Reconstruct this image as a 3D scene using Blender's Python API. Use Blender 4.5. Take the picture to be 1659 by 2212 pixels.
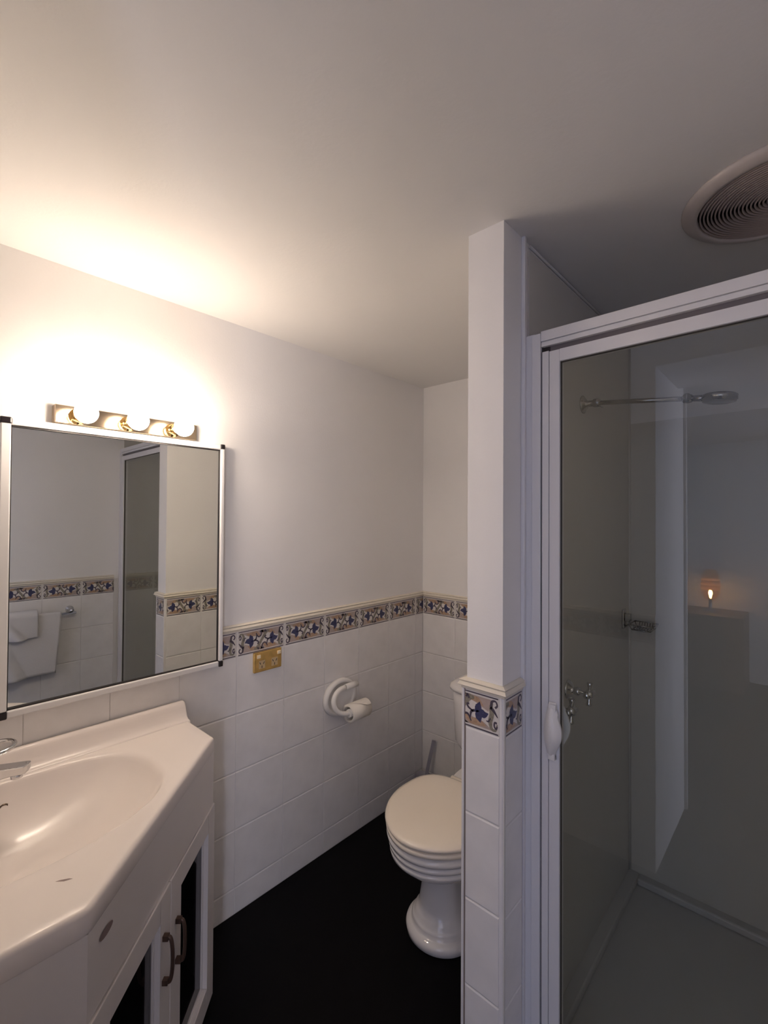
import bpy, bmesh, math
from math import sin, cos, pi, radians
from mathutils import Vector, Matrix

# ------------------------------------------------------------------ scene
sc = bpy.context.scene
for o in list(bpy.data.objects):
    bpy.data.objects.remove(o)
COL = sc.collection

# ------------------------------------------------------------------ camera
F_PX, YAW, PITCH, ROLL = 1008.604, -0.7407, 0.0133, -0.0060
CAM = Vector((1.4928, -1.9347, 1.3806))
fwd = Vector((sin(YAW) * cos(PITCH), cos(YAW) * cos(PITCH), sin(PITCH)))
right = Vector((cos(YAW), -sin(YAW), 0))
down = fwd.cross(right)
r2 = right * cos(ROLL) + down * sin(ROLL)
d2 = -right * sin(ROLL) + down * cos(ROLL)
cam = bpy.data.cameras.new('camera')
cam.sensor_fit = 'HORIZONTAL'
cam.sensor_width = 36.0
cam.lens = F_PX / 1659 * 36.0
cam.clip_start = 0.02
camo = bpy.data.objects.new('camera', cam)
COL.objects.link(camo)
camo.matrix_world = Matrix(((r2.x, -d2.x, -fwd.x, CAM.x), (r2.y, -d2.y, -fwd.y, CAM.y),
                            (r2.z, -d2.z, -fwd.z, CAM.z), (0, 0, 0, 1)))
sc.camera = camo

# ------------------------------------------------------------------ light + exposure
BULB = 58.0
BULB_COL = (1.0, 0.825, 0.665)
WINDOW_W = 7.5
SIDE_W = 44.0
SIDE_COL = (0.73, 0.75, 0.95)
WINDOW_COL = (0.58, 0.64, 1.0)
sc.view_settings.view_transform = 'Standard'
sc.view_settings.look = 'None'
sc.view_settings.gamma = 1
sc.view_settings.exposure = 0.66
sc.view_settings.use_curve_mapping = False
w = bpy.data.worlds.new('world')
sc.world = w
w.use_nodes = True
w.node_tree.nodes['Background'].inputs[0].default_value = (0.25, 0.32, 0.5, 1)
w.node_tree.nodes['Background'].inputs[1].default_value = 0.05
def daylight(name, size, size_y, watts, loc, rot, col):
    al = bpy.data.lights.new(name, 'AREA')
    al.shape = 'RECTANGLE'
    al.size, al.size_y = size, size_y
    al.energy = watts
    al.color = col
    alo = bpy.data.objects.new(name, al)
    COL.objects.link(alo)
    alo.location = loc
    alo.rotation_euler = rot
# daylight entering the room beyond the doorway: window in its far wall, plus an added fill at its right wall
daylight('window_daylight', 1.5, 1.2, WINDOW_W, (2.35, -4.62, 1.35), (radians(90), 0, 0), WINDOW_COL)
daylight('side_fill', 1.0, 1.3, SIDE_W, (3.12, -3.15, 1.25), (radians(90), 0, radians(90)), SIDE_COL)  # added fill light for left wall, pedestal and jamb, no known window

# ------------------------------------------------------------------ dimensions (metres)
H = 2.0615            # ceiling
Z1 = 0.8918           # underside of the border tiles
ZM = 0.980            # underside of the dado moulding
ZT = 1.0045           # top of the dado moulding
TT = 0.008            # tile thickness
REM = 0.0697          # first cut column on the left wall
NXL, NXR, NY = 0.8867, 0.9797, -0.9748   # partition between toilet and shower
XR = 1.888            # right wall
YF = -1.90            # front wall (behind the camera's left)
YB = -2.33            # back of the door reveal
FY = -0.885           # shower front plane

# ------------------------------------------------------------------ materials
def mat(name, col, rough=0.5, metal=0.0, noise=0.0, nscale=8.0, bump=0.0, bscale=60.0, coat=0.0,
        col2=None, spec=0.5, emis=None, estr=0.0, trans=0.0):
    m = bpy.data.materials.new(name)
    m.use_nodes = True
    nt = m.node_tree
    b = nt.nodes['Principled BSDF']
    b.inputs['Base Color'].default_value = (*col, 1)
    b.inputs['Roughness'].default_value = rough
    b.inputs['Metallic'].default_value = metal
    b.inputs['Coat Weight'].default_value = coat
    b.inputs['Coat Roughness'].default_value = 0.08
    b.inputs['Specular IOR Level'].default_value = spec
    b.inputs['Transmission Weight'].default_value = trans
    if emis:
        b.inputs['Emission Color'].default_value = (*emis, 1)
        b.inputs['Emission Strength'].default_value = estr
    tc = nt.nodes.new('ShaderNodeTexCoord')
    if noise or col2:
        n = nt.nodes.new('ShaderNodeTexNoise')
        n.inputs['Scale'].default_value = nscale
        n.inputs['Detail'].default_value = 5
        nt.links.new(tc.outputs['Object'], n.inputs['Vector'])
        mx = nt.nodes.new('ShaderNodeMix')
        mx.data_type = 'RGBA'
        c2 = col2 if col2 else tuple(max(0, c * (1 - noise)) for c in col)
        mx.inputs[6].default_value = (*col, 1)
        mx.inputs[7].default_value = (*c2, 1)
        rp = nt.nodes.new('ShaderNodeMapRange')
        rp.inputs['From Min'].default_value = 0.35
        rp.inputs['From Max'].default_value = 0.65
        nt.links.new(n.outputs['Fac'], rp.inputs['Value'])
        nt.links.new(rp.outputs['Result'], mx.inputs[0])
        nt.links.new(mx.outputs[2], b.inputs['Base Color'])
    if bump:
        n2 = nt.nodes.new('ShaderNodeTexNoise')
        n2.inputs['Scale'].default_value = bscale
        n2.inputs['Detail'].default_value = 3
        nt.links.new(tc.outputs['Object'], n2.inputs['Vector'])
        bp = nt.nodes.new('ShaderNodeBump')
        bp.inputs['Strength'].default_value = bump
        bp.inputs['Distance'].default_value = 0.002
        nt.links.new(n2.outputs['Fac'], bp.inputs['Height'])
        nt.links.new(bp.outputs['Normal'], b.inputs['Normal'])
    return m

def glass_mat(name, tint, refl=1.0, rough=0.0, ior=1.5):
    """thin pane: tinted see-through plus fresnel reflection"""
    m = bpy.data.materials.new(name)
    m.use_nodes = True
    nt = m.node_tree
    nt.nodes.clear()
    out = nt.nodes.new('ShaderNodeOutputMaterial')
    t = nt.nodes.new('ShaderNodeBsdfTransparent')
    t.inputs[0].default_value = (*tint, 1)
    g = nt.nodes.new('ShaderNodeBsdfGlossy')
    g.inputs['Roughness'].default_value = rough
    g.inputs['Color'].default_value = (refl, refl, refl, 1)
    fr = nt.nodes.new('ShaderNodeFresnel')
    fr.inputs['IOR'].default_value = ior
    mx = nt.nodes.new('ShaderNodeMixShader')
    ge = nt.nodes.new('ShaderNodeNewGeometry')      # same reflectance on both faces of the pane
    mr = nt.nodes.new('ShaderNodeMapRange')
    mr.inputs['To Min'].default_value = ior
    mr.inputs['To Max'].default_value = 1 / ior
    nt.links.new(ge.outputs['Backfacing'], mr.inputs['Value'])
    nt.links.new(mr.outputs['Result'], fr.inputs['IOR'])
    nt.links.new(fr.outputs[0], mx.inputs[0])
    nt.links.new(t.outputs[0], mx.inputs[1])
    nt.links.new(g.outputs[0], mx.inputs[2])
    nt.links.new(mx.outputs[0], out.inputs[0])
    return m

PLASTER = mat('wall_paint', (0.90, 0.885, 0.88), 0.75, noise=0.03, nscale=3, bump=0.15, bscale=150)
CEIL = mat('ceiling_paint', (0.84, 0.825, 0.81), 0.85, noise=0.02, nscale=2, bump=0.15, bscale=120)
TILE = mat('glazed_tile', (0.86, 0.84, 0.835), 0.24, noise=0.06, nscale=14, bump=0.25, bscale=26)
GROUT = mat('grout', (0.70, 0.685, 0.66), 0.9)
CREAM = mat('cream_glaze', (0.80, 0.74, 0.63), 0.25, bump=0.1, bscale=30)
P_BG = mat('tile_print_cream', (0.76, 0.72, 0.68), 0.25)
P_PINK = mat('tile_print_sand', (0.50, 0.40, 0.36), 0.3, noise=0.12, nscale=60)
P_BLUE = mat('tile_print_blue', (0.045, 0.048, 0.115), 0.3, col2=(0.07, 0.075, 0.165), nscale=220)
P_DARK = mat('tile_print_dark', (0.085, 0.07, 0.10), 0.3)
P_GREEN = mat('tile_print_sage', (0.22, 0.20, 0.155), 0.3, col2=(0.33, 0.30, 0.24), nscale=200)
P_TAN = mat('tile_print_tan', (0.42, 0.27, 0.17), 0.3, col2=(0.52, 0.36, 0.25), nscale=200)
FLOOR = mat('black_floor', (0.0025, 0.002, 0.0025), 0.5, bump=0.3, bscale=25, spec=0.10)
ALU = mat('white_powder_coat', (0.80, 0.79, 0.80), 0.35)
WHITEP = mat('white_plastic', (0.83, 0.81, 0.79), 0.3)
BLACKP = mat('black_plastic', (0.012, 0.008, 0.010), 0.35)
SEAL = mat('dark_seal', (0.02, 0.016, 0.016), 0.5)
SEALG = mat('glazing_seal', (0.09, 0.08, 0.07), 0.5)
MIRROR = mat('mirror_silver', (0.80, 0.82, 0.80), 0.0, metal=1.0)
CERAMIC = mat('ceramic', (0.82, 0.80, 0.79), 0.08, coat=0.3)
SEATM = mat('toilet_seat_plastic', (0.93, 0.84, 0.72), 0.13, coat=0.2)
MARBLE = mat('cultured_marble', (0.87, 0.80, 0.765), 0.24, coat=0.12)
CAB = mat('cabinet_gloss_white', (0.80, 0.75, 0.73), 0.22, noise=0.03, nscale=4)
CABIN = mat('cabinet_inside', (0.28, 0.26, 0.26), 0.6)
BRASS = mat('polished_brass', (0.83, 0.58, 0.26), 0.12, metal=1.0)
BRASSP = mat('brushed_brass_plate', (0.95, 0.66, 0.26), 0.25, metal=1.0, noise=0.2, nscale=40)
BARM = mat('antique_brass_bar', (0.62, 0.50, 0.36), 0.13, metal=1.0)
CHROME = mat('chrome', (0.72, 0.72, 0.73), 0.07, metal=1.0)
CHROMED = mat('worn_chrome', (0.42, 0.41, 0.40), 0.2, metal=1.0)
HANDLE = mat('bronze_handle', (0.10, 0.06, 0.045), 0.35, metal=0.5)
PAPER = mat('toilet_paper', (0.84, 0.80, 0.74), 0.95, bump=0.3, bscale=200)
TOWEL = mat('terry_cloth', (0.78, 0.76, 0.76), 0.95, bump=1.0, bscale=500)
ROOM = mat('bedroom_paint', (0.55, 0.57, 0.60), 0.9)
WOOD = mat('dark_wood', (0.09, 0.05, 0.03), 0.5, noise=0.3, nscale=20)
LINER = mat('shower_liner', (0.66, 0.64, 0.60), 0.3)
IVORY = mat('ivory_plastic', (0.86, 0.74, 0.52), 0.35)
BRUSHP = mat('lilac_plastic', (0.42, 0.41, 0.48), 0.3)
FANM = mat('fan_plastic', (0.62, 0.56, 0.52), 0.45)
FANR = mat('fan_grille_plastic', (0.50, 0.42, 0.39), 0.5)
BULBM = mat('bulb_glow', (1, 1, 1), 0.2, emis=BULB_COL, estr=BULB)
FILM = mat('filament_glow', (1, .8, .5), 0.2, emis=(1.0, .62, .25), estr=160)
SHADE = mat('amber_shade', (0.7, 0.4, 0.15), 0.2, emis=(1.0, .55, .2), estr=0.5, trans=0.7)
MARK = mat('brown_mark', (0.26, 0.19, 0.18), 0.5)
GLASS_D = glass_mat('shower_glass', (0.92, 0.93, 0.90), 0.95)
GLASS_C = glass_mat('cabinet_glass', (0.40, 0.38, 0.40), 0.8)
GLASS_A = glass_mat('amber_glass', (0.95, 0.70, 0.40), 0.9)

# ------------------------------------------------------------------ helpers
def link(name, me, parent=None, kind=None, mats=None):
    o = bpy.data.objects.new(name, me)
    COL.objects.link(o)
    if parent:
        o.parent = parent
        if parent.type == 'EMPTY' or True:
            o.matrix_parent_inverse = Matrix.Translation(parent.location).inverted() if parent.get('_loc') else Matrix()
    if kind:
        o['kind'] = kind
    return o

def new(name, bm, m, parent=None, kind=None, smooth=False, bevel=0, seg=2):
    me = bpy.data.meshes.new(name)
    bm.to_mesh(me)
    bm.free()
    for x in (m if isinstance(m, (list, tuple)) else [m]):
        me.materials.append(x)
    if smooth:
        for p in me.polygons:
            p.use_smooth = True
    o = bpy.data.objects.new(name, me)
    COL.objects.link(o)
    if parent:
        o.parent = parent
    if kind:
        o['kind'] = kind
    if bevel:
        md = o.modifiers.new('bevel', 'BEVEL')
        md.width = bevel
        md.segments = seg
        md.limit_method = 'ANGLE'
        md.harden_normals = False
    return o

def tag(o, label, cat, group=None):
    o['label'] = label
    o['category'] = cat
    if group:
        o['group'] = group
    return o

def thing(name, label, cat, loc=(0, 0, 0), group=None):
    """an Empty at the base; parts are built in world coordinates and shifted under it"""
    o = bpy.data.objects.new(name, None)
    o.empty_display_size = 0.05
    COL.objects.link(o)
    o.location = loc
    tag(o, label, cat, group)
    return o

def under(child, parent):
    """parent a world-space part to a thing without moving it"""
    child.parent = parent
    child.matrix_parent_inverse = Matrix.Translation(parent.location).inverted()
    return child

def part(name, bm, m, parent, **k):
    o = new(name, bm, m, **k)
    if parent.parent is None:
        under(o, parent)
    else:                       # sub-part: parent is a part lying at the world origin of its thing
        o.parent = parent
    return o

def add_box(bm, a, b, mi=0):
    x0, y0, z0 = (min(a[i], b[i]) for i in range(3))
    x1, y1, z1 = (max(a[i], b[i]) for i in range(3))
    v = [bm.verts.new(p) for p in ((x0, y0, z0), (x1, y0, z0), (x1, y1, z0), (x0, y1, z0),
                                   (x0, y0, z1), (x1, y0, z1), (x1, y1, z1), (x0, y1, z1))]
    for f in ((0, 3, 2, 1), (4, 5, 6, 7), (0, 1, 5, 4), (1, 2, 6, 5), (2, 3, 7, 6), (3, 0, 4, 7)):
        bm.faces.new([v[i] for i in f]).material_index = mi
    return bm

def box(a, b):
    return add_box(bmesh.new(), a, b)

def boxes(*l):
    bm = bmesh.new()
    for a, b in l:
        add_box(bm, a, b)
    return bm

def frame_of(axis):
    a = Vector(axis).normalized()
    h = Vector((0, 0, 1)) if abs(a.z) < 0.9 else Vector((1, 0, 0))
    u = a.cross(h).normalized()
    v = a.cross(u).normalized()
    return a, u, v

def add_lathe(bm, origin, axis, prof, n=32, close=True, mi=0):
    """prof: list of (radius, distance along the axis)"""
    a, u, v = frame_of(axis)
    o = Vector(origin)
    rings = []
    for r, t in prof:
        if r < 1e-6:
            rings.append([bm.verts.new(o + a * t)])
        else:
            rings.append([bm.verts.new(o + a * t + (u * cos(2 * pi * i / n) + v * sin(2 * pi * i / n)) * r)
                          for i in range(n)])
    for A, B in zip(rings, rings[1:]):
        for i in range(n):
            j = (i + 1) % n
            q = [A[i] if len(A) > 1 else A[0], A[j] if len(A) > 1 else None,
                 B[j] if len(B) > 1 else None, B[i] if len(B) > 1 else B[0]]
            q = [x for x in q if x is not None]
            if len(set(q)) >= 3:
                try:
                    f = bm.faces.new(q)
                    f.material_index = mi
                    f.smooth = True
                except ValueError:
                    pass
    if close:
        for R in (rings[0], rings[-1]):
            if len(R) > 2:
                try:
                    bm.faces.new(R).material_index = mi
                except ValueError:
                    pass
    bmesh.ops.recalc_face_normals(bm, faces=bm.faces)
    return bm

def lathe(origin, axis, prof, n=32):
    return add_lathe(bmesh.new(), origin, axis, prof, n)

def add_tube(bm, pts, r, n=12, closed=False, mi=0, flat=1.0):
    pts = [Vector(p) for p in pts]
    m = len(pts)
    rr = r if isinstance(r, (list, tuple)) else [r] * m
    rings = []
    prev = None
    for i, p in enumerate(pts):
        if closed:
            t = (pts[(i + 1) % m] - pts[i - 1]).normalized()
        else:
            t = (pts[min(i + 1, m - 1)] - pts[max(i - 1, 0)]).normalized()
        if prev is None:
            _, u, v = frame_of(t)
        else:
            u = (prev - t * prev.dot(t)).normalized()
            v = t.cross(u).normalized()
        prev = u
        rings.append([bm.verts.new(p + u * cos(2 * pi * k / n) * rr[i] + v * sin(2 * pi * k / n) * rr[i] * flat)
                      for k in range(n)])
    rng = range(m if closed else m - 1)
    for i in rng:
        A, B = rings[i], rings[(i + 1) % m]
        for k in range(n):
            f = bm.faces.new((A[k], A[(k + 1) % n], B[(k + 1) % n], B[k]))
            f.smooth = True
            f.material_index = mi
    if not closed:
        bm.faces.new(rings[0]).material_index = mi
        bm.faces.new(rings[-1]).material_index = mi
    bmesh.ops.recalc_face_normals(bm, faces=bm.faces)
    return bm

def tube(pts, r, n=12, closed=False, flat=1.0):
    return add_tube(bmesh.new(), pts, r, n, closed, 0, flat)

def add_prism(bm, poly, fn, d0, d1, mi=0):
    """poly (list of 2-tuples) placed by fn(u, v, d) and extruded from d0 to d1"""
    A = [bm.verts.new(fn(u, v, d0)) for u, v in poly]
    B = [bm.verts.new(fn(u, v, d1)) for u, v in poly]
    n = len(poly)
    bm.faces.new(A).material_index = mi
    bm.faces.new(B[::-1]).material_index = mi
    for i in range(n):
        j = (i + 1) % n
        bm.faces.new((A[i], B[i], B[j], A[j])).material_index = mi
    bmesh.ops.recalc_face_normals(bm, faces=bm.faces)
    return bm

def spline(pts, n=10):
    """Catmull-Rom through the points"""
    P = [Vector(p) for p in pts]
    P = [P[0] * 2 - P[1]] + P + [P[-1] * 2 - P[-2]]
    out = []
    for i in range(1, len(P) - 2):
        for k in range(n):
            t = k / n
            a, b, c, d = P[i - 1], P[i], P[i + 1], P[i + 2]
            out.append(0.5 * ((2 * b) + (c - a) * t + (2 * a - 5 * b + 4 * c - d) * t * t
                              + (3 * b - a - 3 * c + d) * t ** 3))
    out.append(P[-2])
    return out

# ------------------------------------------------------------------ tiles
# A tile mesh lies in local (u = along the wall, v = up, w = out of the wall).
def tile_mesh(wd, ht, name, m=None):
    bm = bmesh.new()
    gu, gv = 0.0004, 0.0012
    eu, ev = 0.0012, 0.0030
    a = [(gu, gv), (wd - gu, gv), (wd - gu, ht - gv), (gu, ht - gv)]
    b = [(gu + eu, gv + ev), (wd - gu - eu, gv + ev), (wd - gu - eu, ht - gv - ev), (gu + eu, ht - gv - ev)]
    A = [bm.verts.new((u, v, 0)) for u, v in a]
    B = [bm.verts.new((u, v, TT - 0.0016)) for u, v in a]
    Cc = [bm.verts.new((u, v, TT)) for u, v in b]
    for i in range(4):
        j = (i + 1) % 4
        bm.faces.new((A[i], A[j], B[j], B[i]))
        bm.faces.new((B[i], B[j], Cc[j], Cc[i]))
    bm.faces.new(Cc)
    bmesh.ops.recalc_face_normals(bm, faces=bm.faces)
    me = bpy.data.meshes.new(name)
    bm.to_mesh(me)
    bm.free()
    me.materials.append(m or TILE)
    return me

def ribbon(bm, pts, ws, mi, w0, n=7):
    """a painted stroke of varying width"""
    P = spline([(p[0], p[1], 0) for p in pts], n)
    m = len(P)
    Lv, Rv = [], []
    for i, p in enumerate(P):
        t = (P[min(i + 1, m - 1)] - P[max(i - 1, 0)])
        t = t.normalized() if t.length > 0 else Vector((1, 0, 0))
        nrm = Vector((-t.y, t.x, 0))
        f = i / (m - 1) * (len(ws) - 1)
        k = min(int(f), len(ws) - 2)
        wd = ws[k] + (ws[k + 1] - ws[k]) * (f - k)
        Lv.append(p + nrm * wd / 2)
        Rv.append(p - nrm * wd / 2)
    a = [bm.verts.new((q.x, q.y, w0)) for q in Lv]
    b = [bm.verts.new((q.x, q.y, w0)) for q in Rv]
    for i in range(m - 1):
        bm.faces.new((b[i], b[i + 1], a[i + 1], a[i])).material_index = mi

def flat(bm, pts, mi, w0):
    bm.faces.new([bm.verts.new((x, y, w0)) for x, y in pts]).material_index = mi

BW, BH = 0.2, ZM - Z1     # border tile size

def border_bm():
    """border tile with its painted vine: 0 cream 1 sand 2 blue 3 dark 4 sage 5 tan"""
    bm = bmesh.new()
    g, e = 0.0016, 0.0025
    a = [(g, 0.0005), (BW - g, 0.0005), (BW - g, BH), (g, BH)]
    b = [(g + e, e), (BW - g - e, e), (BW - g - e, BH - 0.001), (g + e, BH - 0.001)]
    T0 = TT - 0.0014
    A = [bm.verts.new((u, v, 0)) for u, v in a]
    B = [bm.verts.new((u, v, T0)) for u, v in a]
    Cc = [bm.verts.new((u, v, TT)) for u, v in b]
    for i in range(4):
        j = (i + 1) % 4
        bm.faces.new((A[i], A[j], B[j], B[i]))
        bm.faces.new((B[i], B[j], Cc[j], Cc[i]))
    bm.faces.new(Cc)
    bmesh.ops.recalc_face_normals(bm, faces=bm.faces)
    X0, X1, Y0, Y1 = 0.006, BW - 0.006, 0.0075, BH - 0.009
    W, Hh = X1 - X0, Y1 - Y0
    q = lambda x, y: (X0 + x * W, Y0 + y * Hh)
    mm = W
    l = [TT + 0.00012 * i for i in range(1, 8)]
    # coloured background and the two ruled lines
    for y0, y1, mi, k in ((0.0, 1.0, 0, 0),):
        flat(bm, [q(0, y0), q(1, y0), q(1, y1), q(0, y1)], mi, l[k])
    for s in (0, 1):
        def t(x, y):
            return q(x, y) if not s else q(1 - x, 1 - y)
        # sand coloured triangles along the edges
        flat(bm, [t(.09, .02), t(.60, .02), t(.50, .14), t(.40, .17), t(.29, .25), t(.13, .42)], 1, l[1])
        flat(bm, [t(.02, .98), t(.62, .98), t(.56, .84), t(.47, .68), t(.38, .72), t(.20, .78), t(.12, .90)], 1, l[1])
        # tan acanthus leaves
        ribbon(bm, [t(.17, .90), t(.27, .84), t(.38, .86), t(.47, .70)], [.004, .017, .014, .003], 5, l[2])
        ribbon(bm, [t(.20, .30), t(.28, .15), t(.38, .12), t(.47, .08)], [.003, .013, .010, .003], 5, l[2])
        ribbon(bm, [t(.30, .95), t(.36, .86), t(.44, .84)], [.003, .008, .002], 5, l[3])
        # the upright scroll at the tile's end
        ribbon(bm, [t(.010, .74), t(.035, .93), t(.085, .92), t(.105, .72), t(.085, .45), t(.095, .25), t(.075, .10)],
               [.003, .006, .007, .011, .012, .010, .004], 4, l[3])
        ribbon(bm, [t(.015, .70), t(.045, .70), t(.05, .82), t(.025, .88), t(.01, .80)], [.005, .004, .004, .004, .003], 3, l[4])
        ribbon(bm, [t(.095, .30), t(.085, .08), t(.035, .03), t(.012, .15), t(.04, .24)], [.005, .006, .004, .004, .005], 3, l[4])
        ribbon(bm, [t(.105, .26), t(.06, .34), t(.005, .52)], [.008, .007, .002], 3, l[4])
        ribbon(bm, [t(.10, .60), t(.13, .72), t(.16, .72)], [.003, .004, .002], 3, l[4])
        # blue three-lobed leaf
        ribbon(bm, [t(.13, .48), t(.19, .54), t(.26, .50), t(.32, .50)], [.001, .018, .018, .006], 2, l[4])
        ribbon(bm, [t(.24, .84), t(.26, .70), t(.28, .56), t(.30, .50)], [.001, .017, .015, .005], 2, l[5])
        ribbon(bm, [t(.25, .18), t(.265, .33), t(.285, .44), t(.31, .52)], [.001, .016, .015, .005], 2, l[5])
        ribbon(bm, [t(.32, .50), t(.37, .58), t(.385, .78)], [.006, .006, .003], 3, l[5])
        ribbon(bm, [t(.34, .55), t(.41, .46), t(.43, .36), t(.40, .34)], [.004, .005, .004, .005], 3, l[5])
        # curl by the diagonal stem
        ribbon(bm, [t(.37, .88), t(.42, .68), t(.48, .72), t(.485, .90), t(.455, .92)], [.003, .005, .005, .004, .005], 3, l[6])
    # the diagonal stem
    ribbon(bm, [q(.33, .10), q(.40, .14), q(.50, .50), q(.60, .86), q(.67, .90)], [.006, .013, .010, .013, .006], 4, l[4])
    ribbon(bm, [q(.60, .84), q(.575, .95), q(.555, .86)], [.005, .005, .004], 3, l[5])
    ribbon(bm, [q(.40, .16), q(.425, .05), q(.445, .14)], [.005, .005, .004], 3, l[5])
    flat(bm, [q(0, -.075), q(1, -.075), q(1, -.035), q(0, -.035)], 3, l[1])
    flat(bm, [q(0, 1.035), q(1, 1.035), q(1, 1.075), q(0, 1.075)], 3, l[1])
    return bm

BMATS = [P_BG, P_PINK, P_BLUE, P_DARK, P_GREEN, P_TAN]

def border_mesh(u0, u1):
    bm = border_bm()
    if u0 > 0:
        bmesh.ops.bisect_plane(bm, geom=bm.verts[:] + bm.edges[:] + bm.faces[:], plane_co=(u0, 0, 0),
                               plane_no=(-1, 0, 0), clear_outer=True)
    if u1 < BW:
        bmesh.ops.bisect_plane(bm, geom=bm.verts[:] + bm.edges[:] + bm.faces[:], plane_co=(u1, 0, 0),
                               plane_no=(1, 0, 0), clear_outer=True)
    bmesh.ops.translate(bm, verts=bm.verts, vec=(-u0, 0, 0))
    me = bpy.data.meshes.new('border_tile')
    bm.to_mesh(me)
    bm.free()
    for m in BMATS:
        me.materials.append(m)
    return me

_tc, _bc = {}, {}

def place(name, me, parent, o, u, wn):
    """o: world origin of the local frame, u: world direction of local x, wn: out of the wall"""
    ob = bpy.data.objects.new(name, me)
    COL.objects.link(ob)
    ob.parent = parent
    U, Wn = Vector(u), Vector(wn)
    V = Vector((0, 0, 1))
    M = Matrix(((U.x, V.x, Wn.x, o[0]), (U.y, V.y, Wn.y, o[1]), (U.z, V.z, Wn.z, o[2]), (0, 0, 0, 1)))
    ob.matrix_local = M
    return ob

ROWS = [(Z1 - 0.2 * (i + 1), 0.2) for i in range(4)] + [(0.0, Z1 - 0.8)]

def tile_wall(wall, org, u, wn, cuts, border=True, skip=None, bstart=None):
    """cuts: positions along u where the vertical joints fall (first and last are the wall's ends)"""
    U = Vector(u)
    for i in range(len(cuts) - 1):
        a, b = cuts[i], cuts[i + 1]
        wd = round(b - a, 4)
        for z, h in ROWS:
            h = round(h, 4)
            if skip and skip(a, b, z, z + h):
                continue
            k = (wd, h)
            if k not in _tc:
                _tc[k] = tile_mesh(wd, h, 'tile')
            p = Vector(org) + U * a
            place('tile', _tc[k], wall, (p.x, p.y, z), u, wn)
        if border and not (skip and skip(a, b, Z1, ZM)):
            off = (bstart[i] if bstart else 0.0)
            if bstart is None and wd < BW - 0.002 and i == 0:
                off = BW - wd
            off = round(off, 4)
            k = (off, round(off + wd, 4))
            if k not in _bc:
                _bc[k] = border_mesh(off, min(BW, off + wd))
            p = Vector(org) + U * a
            place('border_tile', _bc[k], wall, (p.x, p.y, Z1), u, wn)

MOULD = [(0, ZM), (0.0095, ZM), (0.0100, ZM + 0.0005), (0.0100, ZM + 0.0060), (0.0082, ZM + 0.0068), (0.0150, ZM + 0.0075),
         (0.0168, ZM + 0.0090), (0.0125, ZM + 0.0170), (0.0085, ZM + 0.0175), (0.0085, ZM + 0.0182), (0.0135, ZM + 0.0186),
         (0.0135, ZM + 0.0205), (0.0040, ZT), (0, ZT)]

def moulding(wall, path, name='dado_moulding', flipn=False):
    """path: plan points with the outward offset direction at each (mitred)"""
    bm = bmesh.new()
    cols = []
    for (x, y), (nx, ny) in path:
        cols.append([bm.verts.new((x + nx * d, y + ny * d, z)) for d, z in MOULD])
    for A, B in zip(cols, cols[1:]):
        for i in range(len(MOULD) - 1):
            bm.faces.new((A[i], B[i], B[i + 1], A[i + 1]))
    bm.faces.new(cols[0])
    bm.faces.new(cols[-1])
    bmesh.ops.recalc_face_normals(bm, faces=bm.faces)
    return new(name, bm, CREAM, parent=wall)

def grout(wall, a, b):
    return new('grout', box(a, b), GROUT, parent=wall)

# ------------------------------------------------------------------ room shell
floor = new('floor', box((-0.12, -5.0, -0.10), (3.2, 0.12, 0)), FLOOR, kind='structure')
ceiling = new('ceiling', box((-0.12, -5.0, H), (3.2, 0.12, H + 0.10)), CEIL, kind='structure')
wall_left = new('wall_left', box((-0.12, YB - 0.12, 0), (0, 0.12, H)), PLASTER, kind='structure')
wall_back = new('wall_back', box((0, 0, 0), (XR + 0.12, 0.12, H)), PLASTER, kind='structure')
wall_right = new('wall_right', box((XR, YB, 0), (XR + 0.12, 0, H)), PLASTER, kind='structure')
wall_partition = new('wall_partition', box((NXL, NY, 0), (NXR, 0, H)), PLASTER, kind='structure')

GT = TT - 0.0020
# left wall: joints counted from the corner outwards (local u runs from the far end to the corner)
MY0, MY1 = -1.728, -1.134      # mirror cabinet extents along the wall
ncol = 11
ys = [0.0 - TT, -REM] + [-REM - 0.2 * i for i in range(1, ncol + 1)]
ys = [y for y in ys if y > YB + 0.05] + [YB]
grout(wall_left, (0, YB, 0), (GT, -0.0, ZM))
# local u must be +y for a wall facing +x (u x v = w): (0,1,0)x(0,0,1) = (1,0,0)
rev = ys[::-1]
L0 = rev[0]
tile_wall(wall_left, (0, 0, 0), (0, 1, 0), (1, 0, 0), rev,
          skip=lambda a, b, z0, z1: (z1 <= 0.72 and b < -1.30),
          bstart=[BW - (rev[1] - rev[0])] + [0] * (len(rev) - 2))
moulding(wall_left, [((0, MY1 + 0.0), (1, 0)), ((0, 0), (1, -1))])
moulding(wall_left, [((0, YB), (1, 0)), ((0, MY0), (1, 0))])
# toilet recess back wall faces -y: u = (1,0,0), v = z, w = u x v = (0,-1,0)
xs = [TT, 0.2058, 0.4058, 0.6058, 0.8058, NXL - TT]
grout(wall_back, (0, -GT, 0), (NXL, 0, ZM))
tile_wall(wall_back, (0, 0, 0), (1, 0, 0), (0, -1, 0), xs, bstart=[0, 0, 0, 0, 0])
moulding(wall_back, [((0, 0), (1, -1)), ((NXL, 0), (-1, -1))])
# partition, toilet side, faces -x: u = (0,-1,0)
grout(wall_partition, (NXL - GT, NY, 0), (NXL, 0, ZM))
e0 = -(NY) + TT - 0.008
vj = 0.7974
us = [TT, vj - 0.6, vj - 0.4, vj - 0.2, vj, -NY - 0.001]
tile_wall(wall_partition, (NXL, 0, 0), (0, -1, 0), (-1, 0, 0), us, bstart=[BW - (us[1] - us[0]), 0, 0, 0, 0])
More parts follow.
